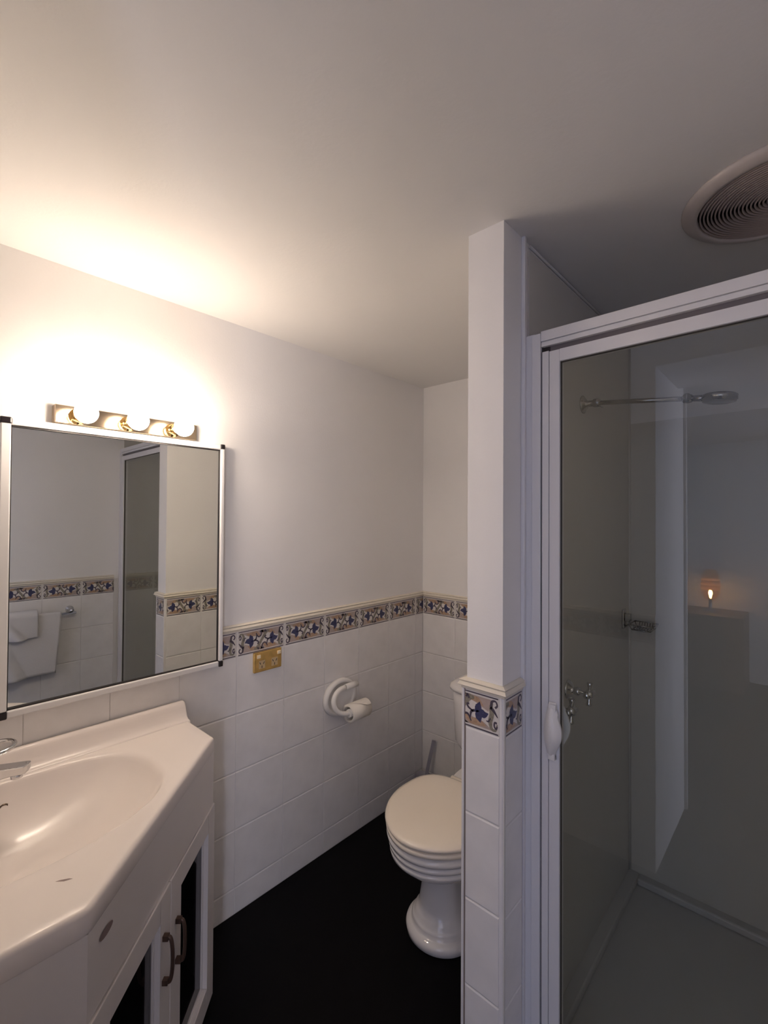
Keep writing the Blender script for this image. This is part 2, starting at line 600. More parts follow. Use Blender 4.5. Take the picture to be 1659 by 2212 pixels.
# partition end, faces -y
grout(wall_partition, (NXL - TT, NY - GT, 0), (NXR + TT, NY, ZM))
tile_wall(wall_partition, (0, NY, 0), (1, 0, 0), (0, -1, 0), [NXL + 0.0005, NXR - 0.0035], bstart=[0.108])
# partition, shower side, faces +x: u = (0,1,0)
SY = FY - 0.008
grout(wall_partition, (NXR, NY, 0), (NXR + GT, SY, ZM))
tile_wall(wall_partition, (NXR, 0, 0), (0, 1, 0), (1, 0, 0), [NY + 0.0005, SY], bstart=[0.118])
moulding(wall_partition, [((NXL, 0), (-1, -1)), ((NXL, NY), (-1, -1)), ((NXR, NY), (1, -1)), ((NXR, SY), (1, 0))])
# rounded corner beads of the partition
def bead(x, y, sx, name='corner_bead'):
    bm = bmesh.new()
    pr = []
    R = TT
    for i in range(7):
        a = i / 6 * pi / 2
        pr.append((x + sx * R * sin(a), y - R * cos(a)))
    poly = [(x - sx * 0.003, y - R), *pr, (x + sx * R, y + 0.0005), (x - sx * 0.003, y + 0.0005)]
    add_prism(bm, poly, lambda u, v, d: (u, v, d), 0.0, ZM)
    return new(name, bm, CREAM if sx < 0 else TILE, parent=wall_partition)
bead(NXR, NY, 1)
# left edge: a narrow white trim standing 2 mm off, with a dark joint
bm = boxes(((NXL - TT - 0.001, NY - TT - 0.0015, 0), (NXL - 0.0022, NY + 0.004, ZM)))
new('corner_trim', bm, TILE, parent=wall_partition, bevel=0.0015)
new('joint_line', box((NXL - 0.0022, NY - TT + 0.0004, 0), (NXL + 0.0005, NY, ZM)), mat('joint_dirt', (0.28, 0.22, 0.18), 0.8), parent=wall_partition)

# right wall (seen in the mirror): faces -x, u = (0,-1,0)
grout(wall_right, (XR - GT, YB, 0), (XR, FY, ZM))
uu = [-FY + 0.022, 1.088]
while uu[-1] + 0.2 < -YB:
    uu.append(round(uu[-1] + 0.2, 4))
uu.append(-YB)
tile_wall(wall_right, (XR, 0, 0), (0, -1, 0), (-1, 0, 0), uu, bstart=[BW - (uu[1] - uu[0])] + [0] * (len(uu) - 2))
moulding(wall_right, [((XR, YB), (-1, 0)), ((XR, -uu[0]), (-1, 0))])

# front wall: block beside the doorway, its tiled face towards the room
XJ = 1.040
wall_front = new('wall_front', boxes(((0.66, YB, 0), (XJ, YF, H)), ((-0.12, YB - 0.12, 0), (XJ, YB, H)),
                                     ((XJ, YB, 1.99), (XR, YF - 0.0, H))), PLASTER, kind='structure')
grout(wall_front, (0.66, YF, 0), (XJ, YF + GT, ZM))
tile_wall(wall_front, (0, YF, 0), (-1, 0, 0), (0, 1, 0), [-XJ, -0.84, -0.66], bstart=[0, 0])
moulding(wall_front, [((0.66, YF), (0, 1)), ((XJ, YF), (0, 1))])
# room beyond the doorway
wall_far = new('wall_far', boxes(((-0.12, -5.0, 0), (1.55, -4.88, H)), ((3.15, -5.0, 0), (3.32, -4.88, H)),
                                 ((1.55, -5.0, 0), (3.15, -4.88, 0.7)), ((1.55, -5.0, 1.98), (3.15, -4.88, H))), ROOM, kind='structure')
wall_far_left = new('wall_far_left', box((-0.24, -5.0, 0), (-0.12, YB - 0.12, H)), ROOM, kind='structure')
wall_far_right = new('wall_far_right', boxes(((3.2, -5.0, 0), (3.32, -3.7, H)), ((3.2, -2.6, 0), (3.32, YB, H)), ((3.2, -3.7, 0), (3.32, -2.6, 0.55)), ((3.2, -3.7, 1.95), (3.32, -2.6, H))), ROOM, kind='structure')
wall_far_near = new('wall_far_near', box((XR + 0.12, YB - 0.12, 0), (3.2, YB, H)), ROOM, kind='structure')

# door jamb trims of the doorway (seen reflected in the shower glass)
t1 = new('trim_1', box((XJ - 0.055, YB - 0.14, 0), (XJ + 0.012, YB - 0.12, 2.0)), ALU, kind='structure', bevel=0.002)

# ------------------------------------------------------------------ shower lining, tray, frame
shower = thing('shower_enclosure', 'white aluminium framed shower enclosure with clear glass door beside the tiled partition',
               'shower', (1.42, FY, 0))
LT = 0.005
liner_z = 1.9
part('wall_liner', boxes(((NXR, FY + 0.03, 0.06), (NXR + LT, 0, H - 0.02))), LINER, shower)
part('wall_liner', boxes(((NXR + LT, -LT, 0.06), (XR - LT, 0, 1.742))), LINER, shower)
part('wall_liner', boxes(((XR - LT, FY + 0.03, 0.06), (XR, 0, H - 0.02))), LINER, shower)
bm = bmesh.new()
add_tube(bm, [(NXR + LT + 0.002, -LT - 0.002, 0.07), (NXR + LT + 0.002, -LT - 0.002, H - 0.02)], 0.005, 8)
part('corner_seal', bm, LINER, shower)
bm = bmesh.new()
add_tube(bm, [(NXR + 0.004, FY + 0.035, H - 0.008), (NXR + 0.004, -0.002, H - 0.008)], 0.0035, 8)
part('cove_bead', bm, LINER, shower)
# tray with a raised rim and dished base
bm = bmesh.new()
add_box(bm, (NXR, FY - 0.012, 0.0), (XR, FY + 0.05, 0.10))
add_box(bm, (NXR, FY + 0.05, 0.0), (XR, 0, 0.05))
add_box(bm, (NXR, FY + 0.05, 0.05), (NXR + 0.04, 0, 0.075))
add_box(bm, (XR - 0.04, FY + 0.05, 0.05), (XR, 0, 0.075))
add_box(bm, (NXR + 0.04, -0.04, 0.05), (XR - 0.04, 0, 0.075))
tray = part('shower_tray', bm, mat('tray_acrylic', (0.62, 0.61, 0.60), 0.35), shower, bevel=0.006)
part('drain', lathe((1.42, -0.42, 0.05), (0, 0, 1), [(0.04, 0), (0.04, 0.003), (0.012, 0.004), (0, 0.004)], 24), CHROMED, tray)
# jambs (two-step extrusion), header, gap, door
yF, yB = FY, FY + 0.032
def jamb(x0, s):
    return boxes(((x0, yF + 0.006, 0.10), (x0 + s * 0.030, yB, 1.820)),
                 ((x0 + s * 0.026, yF, 0.10), (x0 + s * 0.0470, yB, 1.8165)))
part('frame_jamb', jamb(NXR, 1), ALU, shower, bevel=0.0012)
part('frame_jamb', jamb(XR, -1), ALU, shower, bevel=0.0012)
part('frame_header', boxes(((NXR + 0.0485, yF - 0.002, 1.796), (XR - 0.0485, yB, 1.8195)),
                           ((NXR + 0.0485, yF + 0.0005, 1.7835), (XR - 0.0485, yB, 1.7945)),
                           ((NXR + 0.0485, yF + 0.004, 1.790), (XR - 0.0485, yB, 1.797))), ALU, shower, bevel=0.001)
part('door_seal', boxes(((NXR + 0.0471, yF + 0.008, 0.11), (NXR + 0.0512, yB - 0.002, 1.784)),
                        ((NXR + 0.0471, yF + 0.010, 1.771), (NXR + 0.067, yB - 0.002, 1.784))), SEAL, shower)
part('header_seal', box((NXR + 0.067, yF + 0.010, 1.771), (XR - 0.049, yB - 0.002, 1.784)), mat('grey_seal', (0.16, 0.14, 0.145), 0.5), shower)
part('jamb_cover', boxes(((NXR, yF - 0.004, 0.0), (NXR + 0.010, yF + 0.007, H))), ALU, shower, bevel=0.002)
DX0, DX1 = NXR + 0.0515, XR - 0.052
door = part('shower_door', boxes(((DX0, yF - 0.001, 0.12), (DX0 + 0.0155, yB - 0.006, 1.7705)),
                                 ((DX0 + 0.0165, yF + 0.0005, 0.12), (DX0 + 0.0405, yB - 0.006, 1.769)),
                                 ((DX1 - 0.040, yF, 0.12), (DX1, yB - 0.006, 1.7705)),
                                 ((DX0 + 0.0405, yF, 1.7415), (DX1 - 0.040, yB - 0.006, 1.7695)),
                                 ((DX0 + 0.0405, yF, 0.12), (DX1 - 0.040, yB - 0.006, 0.16))), ALU, shower, bevel=0.001)
part('glass_seal', boxes(((DX0 + 0.0405, yF + 0.006, 0.16), (DX0 + 0.0415, yF + 0.014, 1.742)),
                         ((DX1 - 0.0408, yF + 0.006, 0.16), (DX1 - 0.040, yF + 0.014, 1.742)),
                         ((DX0 + 0.0415, yF + 0.006, 1.7407), (DX1 - 0.0408, yF + 0.014, 1.7415)),
                         ((DX0 + 0.0415, yF + 0.006, 0.16), (DX1 - 0.0408, yF + 0.014, 0.161))), SEALG, door)
part('glass_pane', box((DX0 + 0.0415, yF + 0.010, 0.161), (DX1 - 0.0408, yF + 0.0104, 1.7407)), GLASS_D, door)
# pull handles: one each side of the stile
def pull(sy, y0):
    bm = bmesh.new()
    N = 22
    prof = []
    for i in range(N + 1):
        t = i / N
        z = 0.965 - 0.128 * t
        wl = 1.048 - 0.006 * sin(pi * min(1, t * 1.05)) + 0.002 * (1 - t)
        wr = 1.062 + 0.021 * max(0.0, sin(pi * min(1.0, max(0, (t - 0.05) / 0.9)))) ** 1.3 + (0.004 if t < 0.2 else 0)
        if t > 0.9:
            wr = 1.066 + 0.0
        depth = 0.004 + 0.024 * sin(pi * t) ** 0.8
        prof.append((z, wl, wr, depth))
    rows = []
    for z, wl, wr, dp in prof:
        row = []
        M = 8
        for k in range(M + 1):
            s = k / M
            x = wl + (wr - wl) * s
            y = y0 + sy * (dp * (0.55 + 0.45 * sin(pi * s)))
            row.append(bm.verts.new((x, y, z)))
        row.append(bm.verts.new((wr, y0 + sy * max(0.001, dp * 0.55 - 0.006), z)))
        row.append(bm.verts.new((wl, y0 + sy * max(0.001, dp * 0.55 - 0.006), z)))
        rows.append(row)
    n = len(rows[0])
    for A, B in zip(rows, rows[1:]):
        for k in range(n):
            bm.faces.new((A[k], A[(k + 1) % n], B[(k + 1) % n], B[k]))
    bm.faces.new(rows[0])
    bm.faces.new(rows[-1])
    add_box(bm, (1.052, y0, 0.945), (1.068, y0 + sy * 0.012, 0.962))
    add_box(bm, (1.050, y0, 0.838), (1.066, y0 + sy * 0.012, 0.852))
    bmesh.ops.recalc_face_normals(bm, faces=bm.faces)
    return bm
hd = part('door_handle', pull(-1, yF - 0.0005), WHITEP, door, bevel=0.001)
for p in hd.data.polygons: p.use_smooth = True
hd2 = part('door_handle', pull(1, yB - 0.006), WHITEP, door, bevel=0.001)
for p in hd2.data.polygons: p.use_smooth = True

# ------------------------------------------------------------------ shower fittings
WX = NXR + LT
ay, az = -0.489, 1.728
sh = thing('shower_rose', 'chrome shower head on a straight arm from the shower wall', 'shower head', (WX, ay, az))
part('wall_flange', lathe((WX, ay, az), (1, 0, 0), [(0.027, 0), (0.027, 0.002), (0.018, 0.008), (0.010, 0.014), (0.009, 0.03), (0, 0.03)], 28), CHROMED, sh)
part('ball_joint', lathe((WX + 0.028, ay, az), (1, 0, -0.06), [(0.008, 0), (0.012, 0.003), (0.013, 0.012), (0.012, 0.020), (0.007, 0.024), (0, 0.024)], 20), CHROMED, sh)
part('lock_lever', tube([(WX + 0.042, ay - 0.006, az - 0.008), (WX + 0.062, ay - 0.012, az - 0.020)], 0.0018, 8), CHROMED, sh)
part('arm', tube([(WX + 0.048, ay, az - 0.002), (1.246, ay, 1.702)], 0.0065, 14), CHROMED, sh)
bm = lathe((1.243, ay, 1.7015), (1, 0, -0.08), [(0.008, 0), (0.011, 0.003), (0.012, 0.013), (0.010, 0.021), (0, 0.021)], 20)
add_lathe(bm, (1.254, ay - 0.013, 1.703), (0, 1, 0), [(0.010, 0), (0.010, 0.026)], 20)
part('swivel', bm, CHROMED, sh)
part('neck', tube([(1.260, ay, 1.700), (1.298, ay, 1.6955)], [0.0075, 0.009], 14), CHROMED, sh)
hx, hz = 1.3235, 1.7000
part('spray_head', lathe((hx, ay, hz), (-0.08, 0, -1), [(0, -0.002), (0.034, -0.001), (0.0385, 0.002), (0.0385, 0.013), (0.036, 0.0145), (0.036, 0.018), (0.030, 0.020), (0, 0.020)], 40), CHROMED, sh)
def cross_tap(y, z, label, grp):
    t = thing('shower_tap', label, 'tap', (WX, y, z), grp)
    part('wall_flange', lathe((WX, y, z), (1, 0, 0), [(0.027, 0), (0.027, 0.002), (0.024, 0.005), (0.016, 0.011), (0.010, 0.016), (0.010, 0.020), (0.0125, 0.024), (0.0125, 0.030), (0.009, 0.034), (0.005, 0.036), (0.005, 0.052), (0, 0.052)], 28), CHROME, t)
    bm = bmesh.new()
    cx = WX + 0.058
    add_lathe(bm, (cx - 0.009, y, z), (1, 0, 0), [(0.006, 0), (0.0125, 0.003), (0.0135, 0.009), (0.011, 0.015), (0.008, 0.019), (0, 0.020)], 20)
    for k in range(4):
        a = k * pi / 2 + 0.12
        dy, dz = sin(a), cos(a)
        add_lathe(bm, (cx, y, z), (0, dy, dz), [(0.0048, 0.006), (0.0048, 0.014), (0.0062, 0.022), (0.0085, 0.028), (0.0062, 0.031), (0, 0.0315)], 12)
    part('cross_handle', bm, CHROME, t)
    return t
cross_tap(-0.605, 0.902, 'chrome cross-handled shower tap, upper and fully visible through the glass', 'chrome shower taps')
cross_tap(-0.735, 0.895, 'chrome cross-handled shower tap half hidden behind the white door handle', 'chrome shower taps')
sd = thing('soap_dish', 'small chrome wire soap dish on a square bracket in the shower corner', 'soap dish', (WX, -0.075, 1.03))
part('bracket', boxes(((WX, -0.098, 0.985), (WX + 0.007, -0.062, 1.055)), ((WX + 0.007, -0.092, 1.012), (WX + 0.026, -0.068, 1.040))), CHROMED, sd, bevel=0.003)
bm = bmesh.new()
zt, zb = 1.010, 0.992
bx0, bx1, by0, by1 = WX + 0.03, WX + 0.105, -0.125, -0.045
top = [(bx0, by0, zt), (bx1, by0, zt), (bx1, by1, zt), (bx0, by1, zt)]
bot = [(bx0 + .008, by0 + .008, zb), (bx1 - .008, by0 + .008, zb), (bx1 - .008, by1 - .008, zb), (bx0 + .008, by1 - .008, zb)]
for L in (top, bot):
    for i in range(4):
        add_tube(bm, [L[i], L[(i + 1) % 4]], 0.0022, 6)
for i in range(4):
    add_tube(bm, [top[i], bot[i]], 0.0018, 6)
for k in range(1, 7):
    x = bx0 + .008 + (bx1 - bx0 - .016) * k / 7
    add_tube(bm, [(x, by0, zt), (x, by0 + .008, zb), (x, by1 - .008, zb), (x, by1, zt)], 0.0014, 6)
add_tube(bm, [(WX + 0.022, -0.088, 1.018), (bx0, -0.098, zt)], 0.003, 6)
add_tube(bm, [(WX + 0.005, -0.075, 0.99), (bx0, -0.075, zt)], 0.003, 6)
part('wire_basket', bm, CHROMED, sd)

# ------------------------------------------------------------------ extractor fan
fx, fy, fr = 1.452, -0.676, 0.176
fan = thing('extractor_fan', 'round beige ceiling extractor fan with concentric ring grille', 'extractor fan', (fx, fy, H))
part('fan_rim', lathe((fx, fy, H), (0, 0, -1), [(fr, 0), (fr, 0.004), (fr - 0.006, 0.010), (fr - 0.020, 0.0155), (fr - 0.028, 0.0155), (fr - 0.030, 0.012), (fr - 0.030, 0)], 72), FANM, fan)
part('fan_housing', lathe((fx, fy, H - 0.0008), (0, 0, -1), [(fr - 0.030, 0), (fr - 0.030, 0.001), (0, 0.001)], 48), SEAL, fan)
r = fr - 0.034
nr = 18
for i in range(nr):
    rr = r - i * (r - 0.018) / nr
    bm = bmesh.new()
    pr = [(rr, 0.0040), (rr, 0.0130), (rr - 0.0026, 0.0138), (rr - 0.0026, 0.0040)]
    add_lathe(bm, (fx, fy, H), (0, 0, -1), pr + [pr[0]], 64, close=False)
    part('grille_ring', bm, FANR, fan)
bm = bmesh.new()
for k in range(4):
    a = k * pi / 2 + 0.5
    d = Vector((cos(a), sin(a), 0))
    add_tube(bm, [Vector((fx, fy, H - 0.0055)) + d * 0.01, Vector((fx, fy, H - 0.0055)) + d * (fr - 0.030)], 0.0015, 6)
part('grille_spokes', bm, FANR, fan)
part('fan_hub', lathe((fx, fy, H), (0, 0, -1), [(0.019, 0.002), (0.019, 0.014), (0.015, 0.016), (0, 0.016)], 32), FANM, fan)

# ------------------------------------------------------------------ mirror
mg = 0.016
mz0, mz1 = 0.8985, 1.607
my0, my1 = -1.7055, -1.1475
mir = thing('wall_mirror', 'large square mirror in a white frame with black corner caps above the basin', 'mirror', (0.0, -1.43, 0.87))
bm = bmesh.new()
add_prism(bm, [(0.0098, my0), (mg - 0.0022, my0), (mg + 0.0022, my1), (0.0098, my1)], lambda u, v, d: (u, v, d), mz0, mz1)
part('glass', bm, MIRROR, mir)
part('backing', box((0.0083, MY0 + 0.002, 0.879), (0.0097, MY1 - 0.002, 1.6265)), WHITEP, mir)
part('gasket', boxes(((mg - 0.002, my0 - 0.001, mz0 - 0.001), (mg + 0.0045, my0 + 0.002, mz1 + 0.001)),
                     ((mg - 0.002, my1 - 0.0035, mz0), (mg + 0.0045, my1 + 0.001, mz1)),
                     ((mg - 0.002, my0 - 0.001, mz0 - 0.002), (mg + 0.0045, my1, mz0 + 0.0028)),
                     ((mg - 0.002, my0 - 0.001, mz1 - 0.0028), (mg + 0.0045, my1, mz1 + 0.001))), SEAL, mir)
fd = 0.030
part('frame_post', box((0.0104, MY0, 0.898), (fd, my0 - 0.001, 1.6105)), ALU, mir, bevel=0.003)
part('frame_post', box((0.0104, my1 + 0.001, 0.898), (fd, MY1, 1.6105)), ALU, mir, bevel=0.003)
part('frame_rail', box((0.0104, my0 - 0.001, mz1 + 0.001), (fd - 0.003, my1 + 0.001, 1.6255)), ALU, mir, bevel=0.003)
part('frame_rail', box((0.0104, my0 - 0.001, 0.880), (fd - 0.003, my1 + 0.001, mz0 - 0.001)), ALU, mir, bevel=0.003)
for ya, yb in ((MY0, my0 - 0.001), (my1 + 0.001, MY1)):
    for za, zb_ in ((1.6105, 1.6265), (0.879, 0.898)):
        part('corner_cap', box((0.0104, ya - 0.001, za), (fd + 0.001, yb + 0.001, zb_)), BLACKP, mir, bevel=0.003)

# ------------------------------------------------------------------ vanity light
bx = 0.036
lb = thing('vanity_light', 'brass three-bulb light bar glowing above the mirror', 'light', (0.0, -1.43, 1.648))
bar = part('back_plate', boxes(((0.0, -1.6175, 1.6275), (bx - 0.003, -1.2345, 1.676))), BARM, lb, bevel=0.002)
for p_y in (-1.567, -1.441, -1.313):
    zc = 1.6485
    so = part('lamp_socket', lathe((bx - 0.003, p_y, zc), (1, 0, 0), [(0.021, 0), (0.021, 0.003), (0.0165, 0.006), (0.0165, 0.034), (0.0185, 0.037), (0.014, 0.040), (0, 0.040)], 28), BRASS, lb)
    pr = [(0.012, 0.034), (0.013, 0.040)]
    R = 0.0275
    cx = 0.114 - (bx - 0.003)
    for i in range(1, 17):
        a = pi - (pi - 0.0) * 1.0 * (1 - i / 16) * 0.84
        a = (1 - i / 16) * (pi * 0.86)
        pr.append((R * sin(a), cx + R * cos(a)))
    part('bulb', lathe((bx - 0.003, p_y, zc), (1, 0, 0), pr, 32), BULBM, so)
part('plate_screw', lathe((bx - 0.003, -1.585, 1.652), (1, 0, 0), [(0.004, 0), (0.004, 0.002), (0.0015, 0.003), (0, 0.003)], 16), CHROME, bar)

# ------------------------------------------------------------------ power point
pp = thing('power_outlet', 'brass double power point below the patterned border tiles', 'socket', (TT, -0.948, 0.82))
y0, y1, z0, z1 = -1.007, -0.889, 0.820, 0.893
part('plate', boxes(((TT, y0, z0), (TT + 0.011, y1, z1))), BRASSP, pp, bevel=0.0035, seg=3)
X = TT + 0.011
for k, c in enumerate((-0.975, -0.921)):
    ins = part('socket_insert', box((X, c - 0.0135, 0.832), (X + 0.0009, c + 0.0135, 0.862)), BRASS if False else mat('insert_brass', (0.62, 0.46, 0.26), 0.4, metal=0.2), pp, bevel=0.0012)
    bm = bmesh.new()
    for (dy, dz, a) in ((-0.0075, 0.005, 0.5), (0.0075, 0.005, -0.5), (0, -0.008, 0)):
        pts = [(-0.0013, -0.0045), (0.0013, -0.0045), (0.0013, 0.0045), (-0.0013, 0.0045)]
        rp = [(c + dy + p[0] * cos(a) - p[1] * sin(a), 0.847 + dz + p[0] * sin(a) + p[1] * cos(a)) for p in pts]
        add_prism(bm, rp, lambda u, v, d: (d, u, v), X + 0.0006, X + 0.0012)
    part('pin_slots', bm, SEAL, ins)
for c in (-0.989, -0.902):
    part('rocker_switch', box((X, c - 0.0075, 0.871), (X + 0.0035, c + 0.0075, 0.884)), IVORY, pp, bevel=0.0015)

# ------------------------------------------------------------------ toilet roll holder
cy, cz = -0.588, 0.622
th = thing('toilet_roll_holder', 'white plastic ring-shaped toilet roll holder on the tiled wall', 'roll holder', (TT, cy, cz))
bm = lathe((0, 0, 0), (1, 0, 0), [(0.078, 0), (0.078, 0.010), (0.075, 0.018), (0.067, 0.021), (0.061, 0.017), (0.057, 0.007), (0, 0.005)], 56)
for v in bm.verts:
    v.co.y *= 1.16
    v.co += Vector((TT, cy, cz))
part('back_plate', bm, WHITEP, th)
xa = 0.044
arc = []
for i in range(25):
    a = radians(92 + i / 24 * 172)
    arc.append((xa + 0.030 * (i / 24) ** 1.5, cy - 0.012 + 0.058 * cos(a), cz + 0.0 + (0.046 if i < 12 else 0.050) * sin(a)))
part('arm', tube([(xa, cy + 0.004, cz + 0.046)] + arc + [(0.080, cy + 0.004, cz - 0.049)], 0.0105, 14), WHITEP, th)
part('hinge_sleeve', tube([(xa, cy + 0.004, cz + 0.046), (xa, cy + 0.072, cz + 0.046)], 0.0128, 16), WHITEP, th)
part('spindle', tube([(0.080, cy - 0.010, cz - 0.049), (0.080, cy + 0.100, cz - 0.049)], 0.0165, 20), WHITEP, th)
rx0, rz, ry0 = 0.080, cz - 0.050, cy - 0.012
rl = thing('toilet_roll', 'nearly finished white toilet roll with folded end on the white holder', 'toilet roll', (rx0, ry0, rz))
bm = bmesh.new()
ro, ri = 0.037, 0.0285
add_lathe(bm, (rx0, ry0, rz), (0, 1, 0), [(ri, 0), (ro, 0), (ro, 0.103), (ri, 0.103), (ri, 0)], 40, close=False)
part('paper', bm, PAPER, rl)
def onroll(th_, y, off):
    return (rx0 + (ro + off) * sin(th_), y, rz + (ro + off) * cos(th_))
bm = bmesh.new()
rowsv = []
n = 10
for i in range(n + 1):
    t = i / n
    th_ = -0.1 + 1.05 * t
    ya = ry0 + 0.002 + 0.075 * t
    yb = ry0 + 0.103 - 0.003 * t
    rowsv.append([bm.verts.new(onroll(th_, ya, 0.0008 + 0.004 * t)), bm.verts.new(onroll(th_, yb, 0.0008 + 0.004 * t)),
                  bm.verts.new(onroll(th_, yb, 0.0002 + 0.003 * t)), bm.verts.new(onroll(th_, ya, 0.0002 + 0.003 * t))])
for A, B in zip(rowsv, rowsv[1:]):
    for k in range(4):
        bm.faces.new((A[k], A[(k + 1) % 4], B[(k + 1) % 4], B[k]))
bm.faces.new(rowsv[0])
bm.faces.new(rowsv[-1])
bmesh.ops.recalc_face_normals(bm, faces=bm.faces)
part('folded_sheet', bm, PAPER, rl)

# ------------------------------------------------------------------ toilet
TX, TY = 0.565, -0.624
LX, LY = 0.577, -0.618
toilet = thing('toilet', 'white close-coupled toilet with closed cream lid beside the partition', 'toilet', (TX, -0.4, 0))
def egg(cx, cy_, ax, af, ab, z, n=64, pw=2.0, pf=None):
    out = []
    for i in range(n):
        a = 2 * pi * i / n
        c, s = cos(a), sin(a)
        p_ = pf if (pf and s < 0) else pw
        sc_ = lambda v: (abs(v) ** (2 / p_)) * (1 if v >= 0 else -1)
        out.append((cx + ax * sc_(c), cy_ + (af if s < 0 else ab) * sc_(s), z))
    return out
def loft(rings, cap0=True, cap1=True):
    bm = bmesh.new()
    R = [[bm.verts.new(p) for p in r_] for r_ in rings]
    n = len(R[0])
    for A, B in zip(R, R[1:]):
        for i in range(n):
            f = bm.faces.new((A[i], A[(i + 1) % n], B[(i + 1) % n], B[i]))
            f.smooth = True
    if cap0: bm.faces.new(R[0])
    if cap1: bm.faces.new(R[-1])
    bmesh.ops.recalc_face_normals(bm, faces=bm.faces)
    return bm
secs = [  # z, half width, front, back
    (0.000, .112, .108, .30), (0.004, .117, .113, .30), (0.020, .119, .115, .30), (0.030, .115, .111, .30), (0.034, .104, .100, .30),
    (0.037, .098, .094, .29), (0.050, .099, .095, .29), (0.056, .095, .091, .29), (0.059, .088, .084, .29), (0.070, .088, .084, .28),
    (0.074, .080, .076, .28), (0.100, .073, .070, .27), (0.150, .066, .063, .25), (0.195, .063, .061, .24), (0.222, .067, .068, .24),
    (0.228, .074, .078, .24), (0.236, .090, .104, .24), (0.250, .116, .140, .24), (0.270, .142, .172, .24), (0.288, .156, .190, .24),
    (0.294, .160, .194, .24), (0.299, .170, .204, .24), (0.311, .172, .206, .24), (0.316, .163, .197, .24), (0.321, .174, .208, .24),
    (0.333, .176, .210, .24), (0.338, .167, .201, .24), (0.343, .179, .213, .24), (0.357, .182, .216, .24), (0.362, .176, .210, .24),
    (0.367, .170, .204, .23), (0.367, .10, .13, .15)]
def tmix(z):
    k = max(0.0, min(1.0, (z - 0.20) / 0.10))
    return TX + (LX - TX) * k, TY + (LY - TY) * k
pan = part('pan', loft([egg(*tmix(z), a, f, b, z) for z, a, f, b in secs]), CERAMIC, toilet)
part('rear_shelf', loft([egg(LX, -0.30, .13, .14, .22, z, pw=4) for z in (0.25, 0.34, 0.372)] + [egg(LX, -0.30, .124, .134, .21, 0.378, pw=4)]), CERAMIC, toilet, smooth=False)
part('seat', loft([egg(LX, LY, a, f, b, z, pw=3.0, pf=1.9) for a, f, b, z in ((.178, .212, .158, .370), (.187, .221, .166, .374), (.188, .222, .167, .383), (.184, .218, .163, .3875), (.15, .18, .13, .3875))]), SEATM, toilet)
lid_r = [(0.3910, .180, .212, .160), (.3940, .190, .223, .169), (.4015, .192, .226, .171), (.4070, .188, .222, .167), (.4105, .175, .208, .155),
         (.4125, .150, .182, .13), (.4138, .10, .13, .09), (.414, .03, .04, .03)]
part('lid', loft([egg(LX, LY, a, f, b, z, pw=3.2, pf=1.88) for z, a, f, b in lid_r]), SEATM, toilet)
part('hinge', tube([(TX - 0.085, -0.435, .393), (TX + 0.085, -0.435, .393)], 0.011, 14), SEATM, toilet)
CX0, CYF = 0.565, -0.245
def rbox(cx, hw, yf, yb, z, pw=5.0, n=64):
    return egg(cx, (yf + yb) / 2, hw, (yb - yf) / 2, (yb - yf) / 2, z, n, pw)
part('cistern', loft([rbox(CX0, a, yf, yb, z) for z, a, yf, yb in (
    (.378, .140, -.225, -.03), (.384, .160, -.242, -.028), (.40, .185, -.258, -.025), (.44, .208, -.276, -.022), (.60, .214, -.283, -.020), (.655, .216, -.285, -.020))]), CERAMIC, toilet)
part('cistern_lid', loft([rbox(CX0, a, yf, yb, z) for z, a, yf, yb in (
    (.655, .218, -.288, -.018), (.659, .226, -.295, -.015), (.670, .228, -.297, -.015), (.680, .223, -.292, -.017), (.688, .209, -.278, -.028), (.692, .15, -.22, -.06))]), CERAMIC, toilet)
part('flush_button', lathe((CX0, -0.13, .690), (0, 0, 1), [(0.022, 0), (0.022, 0.004), (0.018, 0.006), (0, 0.006)], 24), CHROME, toilet)

tb = thing('toilet_brush', 'lilac plastic toilet brush leaning against the tiles beside the toilet', 'toilet brush', (0.05, -0.06, 0))
part('brush_holder', lathe((0.055, -0.066, 0), (0, 0, 1), [(0.044, 0), (0.046, 0.003), (0.040, 0.02), (0.036, 0.09), (0.039, 0.10), (0.036, 0.10), (0.034, 0.02), (0, 0.015)], 28), BRUSHP, tb)
bm = bmesh.new()
A, B = Vector((0.060, -0.058, 0.05)), Vector((0.094, -0.026, 0.272))
ax_ = (B - A).normalized()
u_ = Vector((0.74, 0.67, 0)); u_ = (u_ - ax_ * u_.dot(ax_)).normalized(); v_ = ax_.cross(u_)
for (w_, t_) in ((0.0085, 0.004),):
    q = []
    for p in (A, B):
        for (s1, s2) in ((-1, -1), (1, -1), (1, 1), (-1, 1)):
            q.append(bm.verts.new(p + u_ * w_ * s1 + v_ * t_ * s2))
    for f in ((0, 1, 2, 3), (7, 6, 5, 4), (0, 4, 5, 1), (1, 5, 6, 2), (2, 6, 7, 3), (3, 7, 4, 0)):
        bm.faces.new([q[i] for i in f])
part('brush_handle', bm, BRUSHP, tb, bevel=0.002)

